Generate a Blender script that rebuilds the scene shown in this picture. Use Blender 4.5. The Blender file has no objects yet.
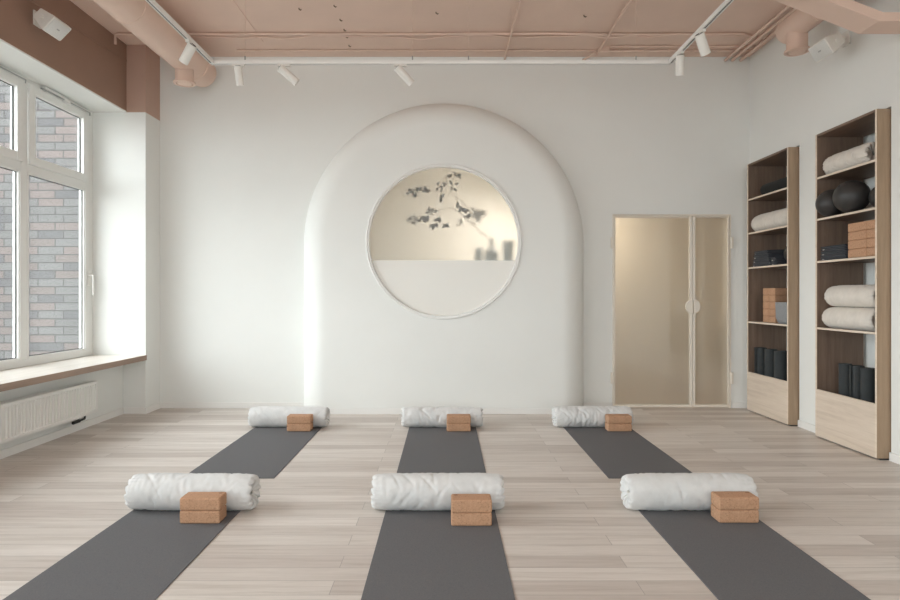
import bpy, bmesh, math, random
from mathutils import Vector, Matrix, noise

PI = math.pi
SC = bpy.context.scene
COL = SC.collection

# ------------------------------------------------------------------ camera
FPX = 600.0                       # focal length in pixels of a 900 px wide frame
VPX, VPY, CAMH = 446.0, 295.0, 1.28
cam_d = bpy.data.cameras.new('camera')
cam_d.sensor_fit = 'HORIZONTAL'
cam_d.sensor_width = 36.0
cam_d.lens = 36.0 * FPX / 900.0
cam_d.shift_x = (450.0 - VPX) / 900.0
cam_d.shift_y = (VPY - 300.0) / 900.0
cam_d.clip_start = 0.05
cam = bpy.data.objects.new('camera', cam_d)
cam.location = (0, 0, CAMH)
cam.rotation_euler = (PI / 2, 0, 0)
COL.objects.link(cam)
SC.camera = cam

# ------------------------------------------------------------------ sky, daylight, exposure
SC.view_settings.view_transform = 'Standard'
SC.view_settings.look = 'None'
SC.view_settings.gamma = 1.0
SC.view_settings.use_curve_mapping = False
SC.view_settings.exposure = 0.25
SKY_BASE, SKY_SUN = 5.0, 5.0
world = bpy.data.worlds.new('overcast_sky')
SC.world = world
world.use_nodes = True
wb = world.node_tree.nodes['Background']
# overcast sky, brighter where the veiled low sun stands across the street from the windows
wt = world.node_tree
def wn(typ, **kw):
    n = wt.nodes.new(typ)
    for k, v in kw.items(): setattr(n, k, v)
    return n
w_tc = wn('ShaderNodeTexCoord'); w_dot = wn('ShaderNodeVectorMath', operation='DOT_PRODUCT')
w_dot.inputs[1].default_value = Vector((-0.90, -0.05, 0.36)).normalized()
w_max = wn('ShaderNodeMath', operation='MAXIMUM'); w_max.inputs[1].default_value = 0.0
w_pow = wn('ShaderNodeMath', operation='POWER'); w_pow.inputs[1].default_value = 4.0
w_str = wn('ShaderNodeMath', operation='MULTIPLY_ADD'); w_str.inputs[1].default_value = SKY_SUN; w_str.inputs[2].default_value = SKY_BASE
wt.links.new(w_tc.outputs['Generated'], w_dot.inputs[0]); wt.links.new(w_dot.outputs['Value'], w_max.inputs[0])
wt.links.new(w_max.outputs[0], w_pow.inputs[0]); wt.links.new(w_pow.outputs[0], w_str.inputs[0])
wt.links.new(w_str.outputs[0], wb.inputs['Strength'])
wb.inputs['Color'].default_value = (0.915, 0.966, 0.985, 1)
SC.cycles.use_denoising = True
SC.cycles.max_bounces = 14
SC.cycles.diffuse_bounces = 8
SC.cycles.glossy_bounces = 4
SC.cycles.transmission_bounces = 8
SC.cycles.transparent_max_bounces = 12
SC.cycles.sample_clamp_indirect = 6.0

YF_ = -3.0
def area(name, loc, rot, sx, sy, energy, color=(1, 1, 1), portal=False):
    d = bpy.data.lights.new(name, 'AREA')
    d.shape = 'RECTANGLE'; d.size = sx; d.size_y = sy
    d.energy = energy; d.color = color
    if portal: d.cycles.is_portal = True
    o = bpy.data.objects.new(name, d)
    o.location = loc; o.rotation_euler = rot
    COL.objects.link(o)
    return o

# sky portals in the two window openings of the left wall
area('daylight_portal', (-3.93, 4.44, 1.94), (0, -PI / 2, 0), 2.62, 4.07, 1, portal=True)
area('daylight_portal', (-3.93, -0.20, 1.94), (0, -PI / 2, 0), 2.62, 4.20, 1, portal=True)
area('daylight_portal', (-0.1, YF_ - 0.115, 1.94), (PI / 2, 0, 0), 5.4, 2.62, 1, portal=True)  # portal of the unseen window added behind the camera
# warm lamps of the niche behind the round window and of the hall behind the glass door
area('niche_lamp', (0.85, 6.99, 2.45), (math.radians(10), math.radians(28), 0), 0.30, 0.06, 14.5, (1.0, 0.95, 0.90))
area('hall_lamp', (1.75, 7.55, 2.55), (math.radians(12), math.radians(-8), 0), 0.4, 0.3, 33, (1.0, 0.92, 0.82))

# ------------------------------------------------------------------ materials
def lin(c):
    c /= 255.0
    return c / 12.92 if c <= 0.04045 else ((c + 0.055) / 1.055) ** 2.4
def rgb(r, g, b): return (lin(r), lin(g), lin(b), 1)

class NT:
    def __init__(self, name):
        self.m = bpy.data.materials.new(name); self.m.use_nodes = True
        self.t = self.m.node_tree; self.t.nodes.clear()
        self.out = self.n('ShaderNodeOutputMaterial')
    def n(self, typ, **kw):
        nd = self.t.nodes.new(typ)
        for k, v in kw.items(): setattr(nd, k, v)
        return nd
    def l(self, a, b): self.t.links.new(a, b)
    def coords(self, scale=(1, 1, 1)):
        tc = self.n('ShaderNodeTexCoord'); mp = self.n('ShaderNodeMapping')
        mp.inputs['Scale'].default_value = scale
        self.l(tc.outputs['Object'], mp.inputs['Vector'])
        return mp.outputs['Vector']
    def noise(self, vec, scale, detail=4, rough=0.6):
        nd = self.n('ShaderNodeTexNoise')
        nd.inputs['Scale'].default_value = scale; nd.inputs['Detail'].default_value = detail
        nd.inputs['Roughness'].default_value = rough
        if vec is not None: self.l(vec, nd.inputs['Vector'])
        return nd
    def ramp(self, fac, stops, interp='LINEAR'):
        r = self.n('ShaderNodeValToRGB'); r.color_ramp.interpolation = interp
        els = r.color_ramp.elements
        while len(els) < len(stops): els.new(0.5)
        for e, (p, c) in zip(els, stops): e.position = p; e.color = c
        self.l(fac, r.inputs['Fac'])
        return r.outputs['Color']
    def mix(self, a, b, fac, mode='MIX'):
        m = self.n('ShaderNodeMix', data_type='RGBA', blend_type=mode)
        for sock, v in ((m.inputs[0], fac), (m.inputs[6], a), (m.inputs[7], b)):
            if hasattr(v, 'links'): self.l(v, sock)
            else: sock.default_value = v
        return m.outputs[2]
    def bsdf(self, color, rough, metallic=0.0, spec=0.5, sheen=0.0):
        p = self.n('ShaderNodeBsdfPrincipled')
        if hasattr(color, 'links'): self.l(color, p.inputs['Base Color'])
        else: p.inputs['Base Color'].default_value = color
        if hasattr(rough, 'links'): self.l(rough, p.inputs['Roughness'])
        else: p.inputs['Roughness'].default_value = rough
        p.inputs['Metallic'].default_value = metallic
        p.inputs['Specular IOR Level'].default_value = spec
        p.inputs['Sheen Weight'].default_value = sheen
        self.l(p.outputs[0], self.out.inputs['Surface'])
        self.p = p
        return p
    def schlick(self, f0):
        # reflectance of a thin pane, the same from both sides
        lw = self.n('ShaderNodeLayerWeight'); lw.inputs['Blend'].default_value = 0.5
        pw = self.n('ShaderNodeMath', operation='POWER'); pw.inputs[1].default_value = 5.0
        self.l(lw.outputs['Facing'], pw.inputs[0])
        ma = self.n('ShaderNodeMath', operation='MULTIPLY_ADD'); ma.inputs[1].default_value = 1 - f0; ma.inputs[2].default_value = f0
        self.l(pw.outputs[0], ma.inputs[0])
        return ma.outputs[0]
    def bump(self, h, strength, dist=0.002):
        b = self.n('ShaderNodeBump')
        b.inputs['Strength'].default_value = strength; b.inputs['Distance'].default_value = dist
        self.l(h, b.inputs['Height']); self.l(b.outputs[0], self.p.inputs['Normal'])

def paint(name, c, rough=0.6, var=0.04, bump=0.15, scale=2.0, spec=0.3):
    k = NT(name); v = k.coords()
    nz = k.noise(v, scale, 5)
    dark = tuple(x * (1 - var) for x in c[:3]) + (1,)
    light = tuple(min(1, x * (1 + var)) for x in c[:3]) + (1,)
    k.bsdf(k.ramp(nz.outputs['Fac'], [(0.3, dark), (0.7, light)]), rough, spec=spec)
    fine = k.noise(v, 180, 3)
    k.bump(fine.outputs['Fac'], bump, 0.001)
    return k.m

def speckle(name, base, fleck, pale, scale, rough, sheen=0.0, bump=0.3):
    k = NT(name); v = k.coords()
    a = k.noise(v, scale, 6, 0.75); b = k.noise(v, scale * 0.35, 3)
    c1 = k.ramp(a.outputs['Fac'], [(0.34, fleck), (0.47, base), (0.56, base), (0.70, pale)])
    c2 = k.mix(c1, base, k.ramp(b.outputs['Fac'], [(0.35, (0, 0, 0, 1)), (0.7, (0.5, 0.5, 0.5, 1))]))
    k.bsdf(c2, rough, sheen=sheen, spec=0.25)
    k.bump(a.outputs['Fac'], bump, 0.0015)
    return k.m

def wood(name, dark, mid, light, axis='z', rough=0.5, spec=0.4):
    k = NT(name)
    s = {'x': (1.2, 22, 22), 'y': (22, 1.2, 22), 'z': (22, 22, 1.2)}[axis]
    v = k.coords(s)
    a = k.noise(v, 1.0, 6, 0.62); a.inputs['Distortion'].default_value = 0.6
    b = k.noise(v, 7.0, 3, 0.7)
    c = k.ramp(a.outputs['Fac'], [(0.30, dark), (0.5, mid), (0.72, light)])
    c = k.mix(c, k.ramp(b.outputs['Fac'], [(0.35, dark), (0.6, light)]), 0.18)
    k.bsdf(c, rough, spec=spec)
    k.bump(b.outputs['Fac'], 0.08, 0.001)
    return k.m

def floor_mat():
    k = NT('floor_oak'); v = k.coords()
    def bricks(c1, c2, mortar):
        b = k.n('ShaderNodeTexBrick'); k.l(v, b.inputs['Vector'])
        b.offset = 0.37; b.offset_frequency = 2; b.squash = 1.0
        b.inputs['Color1'].default_value = c1; b.inputs['Color2'].default_value = c2
        b.inputs['Mortar'].default_value = mortar
        b.inputs['Scale'].default_value = 1.0
        b.inputs['Mortar Size'].default_value = 0.0016
        b.inputs['Mortar Smooth'].default_value = 0.2
        b.inputs['Bias'].default_value = 0.0
        b.inputs['Brick Width'].default_value = 1.35
        b.inputs['Row Height'].default_value = 0.128
        return b
    cell = bricks((0, 0, 0, 1), (1, 1, 1, 1), (0.5, 0.5, 0.5, 1))
    # the grain of each board is shifted by the board's own random tone
    add = k.n('ShaderNodeVectorMath', operation='MULTIPLY_ADD')
    k.l(cell.outputs['Color'], add.inputs[0]); add.inputs[1].default_value = (7.3, 3.1, 0.0)
    mp = k.n('ShaderNodeMapping'); mp.inputs['Scale'].default_value = (0.9, 15, 1)
    k.l(v, add.inputs[2]); k.l(add.outputs[0], mp.inputs['Vector'])
    g = k.noise(mp.outputs['Vector'], 1.6, 7, 0.65); g.inputs['Distortion'].default_value = 0.5
    g2 = k.noise(mp.outputs['Vector'], 9.0, 4, 0.7)
    tone = k.ramp(cell.outputs['Color'], [(0.0, FLOOR[0]), (0.5, FLOOR[1]), (1.0, FLOOR[2])])
    grain = k.ramp(g.outputs['Fac'], [(0.28, (0.80, 0.77, 0.74, 1)), (0.5, (0.97, 0.96, 0.955, 1)), (0.75, (1.06, 1.06, 1.055, 1))])
    c = k.mix(tone, grain, 1.0, 'MULTIPLY')
    c = k.mix(c, k.ramp(g2.outputs['Fac'], [(0.3, (0.86, 0.84, 0.82, 1)), (0.6, (1, 1, 1, 1))]), 0.5, 'MULTIPLY')
    seam = k.mix(c, tuple(x * 0.62 for x in FLOOR[0][:3]) + (1,), cell.outputs['Fac'])
    k.bsdf(seam, k.ramp(g.outputs['Fac'], [(0.3, (0.5, 0.5, 0.5, 1)), (0.7, (0.42, 0.42, 0.42, 1))]), spec=0.35)
    k.bump(g2.outputs['Fac'], 0.06, 0.001)
    return k.m
FLOOR = (rgb(194, 185, 178), rgb(208, 201, 194), rgb(220, 214, 208))

def brick_mat():
    k = NT('clinker_brick')
    tc = k.n('ShaderNodeTexCoord'); sp = k.n('ShaderNodeSeparateXYZ'); cb = k.n('ShaderNodeCombineXYZ')
    k.l(tc.outputs['Object'], sp.inputs[0]); k.l(sp.outputs['X'], cb.inputs['X']); k.l(sp.outputs['Z'], cb.inputs['Y'])
    b = k.n('ShaderNodeTexBrick'); k.l(cb.outputs[0], b.inputs['Vector'])
    b.offset = 0.33; b.offset_frequency = 2
    b.inputs['Color1'].default_value = (0, 0, 0, 1); b.inputs['Color2'].default_value = (1, 1, 1, 1)
    b.inputs['Mortar'].default_value = (0.5, 0.5, 0.5, 1)
    b.inputs['Scale'].default_value = 1.0; b.inputs['Mortar Size'].default_value = 0.008
    b.inputs['Brick Width'].default_value = 0.34; b.inputs['Row Height'].default_value = 0.107
    c = k.ramp(b.outputs['Color'], [(0.0, rgb(90, 89, 90)), (0.2, rgb(100, 99, 98)), (0.42, rgb(106, 98, 95)),
                                    (0.6, rgb(104, 103, 102)), (0.8, rgb(110, 101, 98))], 'CONSTANT')
    nz = k.noise(k.coords(), 30, 5)
    c = k.mix(c, rgb(70, 66, 66), k.ramp(nz.outputs['Fac'], [(0.45, (0, 0, 0, 1)), (0.75, (0.45, 0.45, 0.45, 1))]))
    c = k.mix(c, rgb(70, 68, 68), b.outputs['Fac'])
    k.bsdf(c, 0.85, spec=0.2)
    return k.m

def clear_glass():
    k = NT('window_glass')
    fr = k.schlick(0.045)
    tr = k.n('ShaderNodeBsdfTransparent'); tr.inputs['Color'].default_value = (0.97, 0.98, 0.98, 1)
    gl = k.n('ShaderNodeBsdfGlossy'); gl.inputs['Roughness'].default_value = 0.01
    mx = k.n('ShaderNodeMixShader')
    k.l(fr, mx.inputs[0]); k.l(tr.outputs[0], mx.inputs[1]); k.l(gl.outputs[0], mx.inputs[2])
    k.l(mx.outputs[0], k.out.inputs['Surface'])
    return k.m

def frosted(name, rough, tint, haze=0.2, ior=1.2, gloss=0.03, f0=0.04):
    k = NT(name)
    fr = k.schlick(f0)
    rf = k.n('ShaderNodeBsdfRefraction'); rf.inputs['Roughness'].default_value = rough
    rf.inputs['IOR'].default_value = ior; rf.inputs['Color'].default_value = tint
    df = k.n('ShaderNodeBsdfDiffuse'); df.inputs['Color'].default_value = rgb(214, 212, 205)
    gl = k.n('ShaderNodeBsdfGlossy'); gl.inputs['Roughness'].default_value = gloss
    m1 = k.n('ShaderNodeMixShader'); m1.inputs[0].default_value = haze
    k.l(rf.outputs[0], m1.inputs[1]); k.l(df.outputs[0], m1.inputs[2])
    m2 = k.n('ShaderNodeMixShader'); k.l(fr, m2.inputs[0])
    k.l(m1.outputs[0], m2.inputs[1]); k.l(gl.outputs[0], m2.inputs[2])
    k.l(m2.outputs[0], k.out.inputs['Surface'])
    return k.m

def fabric(name, c, scale=260, bump=0.25, sheen=0.15, rough=0.85):
    k = NT(name); v = k.coords()
    w = k.noise(v, scale, 2); big = k.noise(v, 14, 4)
    d = tuple(x * 0.9 for x in c[:3]) + (1,)
    k.bsdf(k.ramp(big.outputs['Fac'], [(0.3, d), (0.65, c)]), rough, spec=0.15, sheen=sheen)
    k.bump(w.outputs['Fac'], bump, 0.001)
    return k.m

M = dict(
    wall=paint('wall_white', rgb(228, 229, 226), 0.7, 0.012),
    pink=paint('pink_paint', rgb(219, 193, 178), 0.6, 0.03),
    pinkhalfshade=paint('pink_paint_half_shaded', rgb(186, 157, 142), 0.6, 0.03),  # same pink, partly darkened: the pillar top's shade is in the colour
    pinkshade=paint('pink_paint_shaded', rgb(154, 125, 109), 0.6, 0.04),  # same pink, darkened: shade of the bulkhead facing away from the windows
    white=paint('white_enamel', rgb(230, 229, 226), 0.35, 0.01, 0.03, spec=0.5),
    frame=paint('window_frame_white', rgb(226, 226, 223), 0.35, 0.01, 0.02, spec=0.5),
    cream=paint('cream_plaster', rgb(222, 215, 203), 0.8, 0.015),
    hall=paint('hall_plaster', rgb(196, 184, 166), 0.8, 0.02),
    hallfloor=paint('hall_floor', rgb(150, 132, 112), 0.6, 0.03),
    beige=paint('beige_metal', rgb(228, 221, 209), 0.4, 0.01, 0.02, spec=0.5),
    floor=floor_mat(),
    brick=brick_mat(),
    ground=speckle('paving', rgb(150, 148, 145), rgb(118, 116, 113), rgb(176, 174, 170), 20, 0.9),
    oakz=wood('oak_upright', rgb(146, 124, 101), rgb(161, 138, 114), rgb(174, 151, 126), 'z'),
    oakinshade=wood('oak_inner_shaded', rgb(104, 85, 73), rgb(120, 100, 86), rgb(132, 111, 96), 'z'),  # same oak, darkened: the shade inside the units is in the colour
    oakyshade=wood('oak_shelf_shaded', rgb(104, 85, 73), rgb(120, 100, 86), rgb(132, 111, 96), 'y'),  # shaded oak copy for shelves, top and bottom panels
    oakpale=wood('oak_pale_front', rgb(194, 178, 162), rgb(209, 194, 178), rgb(219, 206, 191), 'y'),
    oakedge=wood('oak_pale_edge', rgb(205, 190, 172), rgb(218, 203, 186), rgb(228, 214, 198), 'y'),
    sill=wood('sill_oak_lit', rgb(206, 198, 188), rgb(216, 209, 200), rgb(224, 218, 210), 'y', 0.28),  # oak lightened: window glare on the sill top is in the colour
    sillshade=wood('sill_oak_shaded', rgb(140, 118, 104), rgb(156, 134, 119), rgb(168, 146, 131), 'y', 0.5),  # oak darkened: shade on the room-facing sill front is in the colour
    mat=speckle('mat_rubber', rgb(102, 102, 104), rgb(88, 88, 90), rgb(116, 116, 118), 150, 0.75, 0.0, 0.35),
    canvas=fabric('bolster_canvas', rgb(211, 211, 210)),
    linen=fabric('bolster_linen', rgb(214, 207, 198)),
    cord=fabric('drawstring_cord', rgb(206, 202, 194)),
    cork=speckle('cork', rgb(182, 143, 114), rgb(130, 94, 70), rgb(204, 168, 142), 110, 0.85, 0.0, 0.3),
    stamp=paint('stamp_ink', rgb(120, 84, 56), 0.7, 0.02),
    ball=paint('ball_rubber', rgb(52, 50, 49), 0.42, 0.08, 0.1, spec=0.4),
    dark=fabric('dark_wool', rgb(60, 62, 68), 160, 0.5),
    darkroll=fabric('charcoal_mat', rgb(62, 65, 66), 160, 0.4, 0.05),
    blackroll=fabric('black_cloth', rgb(44, 44, 42), 160, 0.4, 0.05),
    felt=speckle('grey_felt', rgb(136, 138, 140), rgb(92, 94, 97), rgb(168, 170, 172), 120, 0.95, 0.2),
    black=paint('black_plastic', rgb(30, 30, 30), 0.5, 0.02),
    steel=paint('brushed_steel', rgb(160, 160, 158), 0.35, 0.02, 0.02, spec=0.6),
    grille=speckle('speaker_grille', rgb(214, 214, 211), rgb(180, 180, 178), rgb(228, 228, 226), 300, 0.5),
    plastic=paint('white_plastic', rgb(224, 221, 215), 0.45, 0.01, 0.02, spec=0.5),
    vase=paint('grey_glaze', rgb(150, 158, 158), 0.35, 0.04, 0.02, spec=0.5),
    leaf=paint('leaf_green', rgb(40, 46, 32), 0.5, 0.15, 0.05, 60),
    bark=paint('branch_bark', rgb(120, 100, 80), 0.8, 0.1, 0.1, 40),
    glass=clear_glass(),
    satin=paint('satin_white_glass', rgb(222, 219, 212), 0.25, 0.005, 0.0, spec=0.5),
    frost=frosted('frosted_round_glass', 0.47, (0.99, 0.99, 0.98, 1), 0.16, 1.3, 0.32, 0.03),
    frostdoor=frosted('frosted_door_glass', 0.6, (0.95, 0.95, 0.92, 1), 0.22, 1.4, 0.02, 0.08),
)

# ------------------------------------------------------------------ mesh helpers
class MB:
    def __init__(self): self.v = []; self.f = []
    def add(self, vs, fs):
        b = len(self.v); self.v += [tuple(p) for p in vs]; self.f += [tuple(i + b for i in q) for q in fs]
        return self
    def box(self, x0, x1, y0, y1, z0, z1, mtx=None):
        vs = [Vector((x, y, z)) for z in (z0, z1) for y in (y0, y1) for x in (x0, x1)]
        if mtx is not None: vs = [mtx @ p for p in vs]
        return self.add(vs, [(0, 2, 3, 1), (4, 5, 7, 6), (0, 1, 5, 4), (2, 6, 7, 3), (0, 4, 6, 2), (1, 3, 7, 5)])
    def tube(self, pts, r, n=12, cap=True):
        pts = [Vector(p) for p in pts]
        rr = r if isinstance(r, (list, tuple)) else [r] * len(pts)
        t0 = (pts[1] - pts[0]).normalized()
        up = Vector((0, 0, 1)) if abs(t0.z) < 0.9 else Vector((1, 0, 0))
        nrm = t0.cross(up).normalized()
        rings = []
        for i, p in enumerate(pts):
            a = pts[max(i - 1, 0)]; c = pts[min(i + 1, len(pts) - 1)]
            t = (c - a).normalized()
            nrm = (nrm - t * nrm.dot(t)).normalized(); bi = t.cross(nrm)
            rings.append([p + (nrm * math.cos(2 * PI * k / n) + bi * math.sin(2 * PI * k / n)) * rr[i] for k in range(n)])
        vs = [q for ring in rings for q in ring]; fs = []
        for i in range(len(pts) - 1):
            for k in range(n):
                k2 = (k + 1) % n
                fs.append((i * n + k, i * n + k2, (i + 1) * n + k2, (i + 1) * n + k))
        if cap:
            fs.append(tuple(reversed(range(n)))); fs.append(tuple((len(pts) - 1) * n + k for k in range(n)))
        return self.add(vs, fs)
    def lathe(self, prof, n=32, mtx=None, closed=False):
        # prof: list of (radius, height) about local z
        vs = []; fs = []
        for r, h in prof:
            for k in range(n):
                a = 2 * PI * k / n
                p = Vector((r * math.cos(a), r * math.sin(a), h))
                vs.append(mtx @ p if mtx is not None else p)
        m = len(prof)
        for i in range(m if closed else m - 1):
            j = (i + 1) % m
            for k in range(n):
                k2 = (k + 1) % n
                fs.append((i * n + k, i * n + k2, j * n + k2, j * n + k))
        if not closed:
            if prof[0][0] > 1e-5: fs.append(tuple(reversed(range(n))))
            if prof[-1][0] > 1e-5: fs.append(tuple((m - 1) * n + k for k in range(n)))
        return self.add(vs, fs)
    def grid(self, rows, wrap=False):
        nr = len(rows); nc = len(rows[0]); vs = [p for r in rows for p in r]; fs = []
        for i in range(nr - 1):
            for k in range(nc if wrap else nc - 1):
                k2 = (k + 1) % nc
                fs.append((i * nc + k, i * nc + k2, (i + 1) * nc + k2, (i + 1) * nc + k))
        return self.add(vs, fs)
    def mesh(self, name):
        me = bpy.data.meshes.new(name); me.from_pydata(self.v, [], self.f); me.update()
        bm = bmesh.new(); bm.from_mesh(me)
        bmesh.ops.remove_doubles(bm, verts=bm.verts, dist=1e-6)
        bmesh.ops.recalc_face_normals(bm, faces=bm.faces)
        bm.to_mesh(me); bm.free()
        return me
    def build(self, name, mat, parent=None, bevel=0.0, smooth=0.7, seg=2):
        me = self.mesh(name)
        if smooth:
            me.shade_smooth(); me.set_sharp_from_angle(angle=smooth)
        o = bpy.data.objects.new(name, me); o.data.materials.append(mat)
        if parent is not None: o.parent = parent
        COL.objects.link(o)
        if bevel:
            b = o.modifiers.new('bevel', 'BEVEL'); b.width = bevel; b.segments = seg; b.limit_method = 'ANGLE'
        return o

def tag(o, label, cat, group=None):
    o['label'] = label; o['category'] = cat
    if group: o['group'] = group
    return o
def thing(name, label, cat, loc=(0, 0, 0), rot=(0, 0, 0), group=None):
    o = bpy.data.objects.new(name, None); o.empty_display_size = 0.05
    o.location = loc; o.rotation_euler = rot
    COL.objects.link(o)
    return tag(o, label, cat, group)
def struct(o, label=None, cat=None):
    o['kind'] = 'structure'
    if label: o['label'] = label
    if cat: o['category'] = cat
    return o
def sempty(name):
    o = bpy.data.objects.new(name, None); o.empty_display_size = 0.05; COL.objects.link(o)
    return struct(o)
def dup(root, loc, rot=None, label=None, group=None):
    r = root.copy(); COL.objects.link(r); r.location = loc
    if rot is not None: r.rotation_euler = rot
    if label: r['label'] = label
    if group: r['group'] = group
    for ch in list(root.children):
        c = ch.copy(); COL.objects.link(c); c.parent = r
        for g in list(ch.children):
            d = g.copy(); COL.objects.link(d); d.parent = c
    return r

def P(px, py, Y): return Vector(((px - VPX) * Y / FPX, Y, CAMH + (VPY - py) * Y / FPX))

# ------------------------------------------------------------------ the room
XL, XR, YB, YF, ZC = -3.242, 3.44, 6.80, -3.0, 3.98
XN, XW, YP = -3.485, -3.81, 6.475        # niche wall below the sill, window plane, pillar face
ZS, ZH = 0.6325, 3.253                   # sill top, soffit

struct(MB().box(-3.95, 3.95, YF - 0.1, YB + 0.15, -0.12, 0).build('floor', M['floor']))
struct(MB().box(-3.95, 3.95, YF - 0.1, YB + 0.15, ZC, ZC + 0.15).build('ceiling', M['pink']))

# back wall with the openings of the round window and of the glass door
DX0, DX1, DZ = 1.885, 3.226, 2.192
mb = MB()
mb.box(-3.95, -1.12, YB, YB + 0.15, 0, ZC)
mb.box(-1.12, 1.08, YB, YB + 0.15, 0, 0.80)
mb.box(-1.12, 1.08, YB, YB + 0.15, 2.92, ZC)
mb.box(1.08, DX0, YB, YB + 0.15, 0, ZC)
mb.box(DX0, DX1, YB, YB + 0.15, DZ, ZC)
mb.box(DX1, 3.95, YB, YB + 0.15, 0, ZC)
struct(mb.build('wall_back', M['wall'], smooth=0))

# right wall with the two niches of the shelving
C1, C2 = (5.855, 6.653), (4.65, 5.424)     # shelving units, near and far edge
gap, NX = 0.014, 3.79
mb = MB()
for y0, y1 in ((YF, C2[0] - gap), (C2[1] + 0.004, C1[0] - gap), (C1[1] + 0.004, YB)):
    mb.box(XR, NX, y0, y1, 0, ZC)
for c in (C1, C2):
    mb.box(XR, NX, c[0] - gap, c[1] + 0.004, 2.738, ZC)
mb.box(NX, 3.95, YF, YB, 0, ZC)
struct(mb.build('wall_right', M['wall'], smooth=0))
mb = MB()
mb.box(-3.95, -2.8, YF - 0.1, YF, 0, ZC); mb.box(2.6, 3.95, YF - 0.1, YF, 0, ZC)
mb.box(-2.8, 2.6, YF - 0.1, YF, 0, ZS); mb.box(-2.8, 2.6, YF - 0.1, YF, ZH, ZC)  # opening for the added fill window
struct(mb.build('wall_front', M['wall'], smooth=0))

# left wall: pillar, wall below the sill, white soffit, a pier between the windows
mb = MB()
mb.box(-3.95, XL, YP, YB, 0, 3.252)
mb.box(-3.95, XN, YF, YP, 0, ZS - 0.055)
mb.box(-3.95, XN + 0.04, 1.90, 2.425, ZS, ZH)
mb.box(-3.95, XN + 0.04, YF, -2.30, ZS, ZH)
mb.box(-3.95, -3.448, YF, YP, ZH, ZH + 0.012)
struct(mb.build('wall_left', M['wall'], smooth=0))
mb = MB()
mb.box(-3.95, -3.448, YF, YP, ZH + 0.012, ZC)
struct(MB().box(-3.95, XL, YP, YB, 3.252, ZC).build('wall_pillar', M['pinkhalfshade'], smooth=0))
struct(mb.build('wall_bulkhead', M['pinkshade'], smooth=0))

# baseboards
BH = 0.065
struct(MB().box(XL, DX0 - 0.01, YB - 0.014, YB, 0, BH).build('baseboard_back', M['white']))
mb = MB()
for y0, y1 in ((YF, C2[0] - gap), (C2[1] + 0.004, C1[0] - gap), (C1[1] + 0.004, YB)):
    mb.box(XR - 0.016, XR, y0, y1, 0, BH)
mb.box(DX1 + 0.01, XR - 0.016, YB - 0.014, YB, 0, BH)
struct(mb.build('baseboard_right', M['white'], smooth=0))
mb = MB()
mb.box(XN, XN + 0.014, YF, YP, 0, BH)
mb.box(XN + 0.014, XL + 0.014, YP - 0.014, YP, 0, BH)
mb.box(XL, XL + 0.014, YP, YB - 0.014, 0, BH)
struct(mb.build('baseboard_left', M['white'], smooth=0))

# window sill
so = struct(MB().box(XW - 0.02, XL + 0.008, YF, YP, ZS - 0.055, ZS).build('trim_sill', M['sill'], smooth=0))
MB().box(XL + 0.008, XL + 0.014, YF, YP, ZS - 0.055, ZS - 0.001).build('edge_band', M['sillshade'], so, smooth=0)  # front strip in the shaded copy of the sill oak

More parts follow.
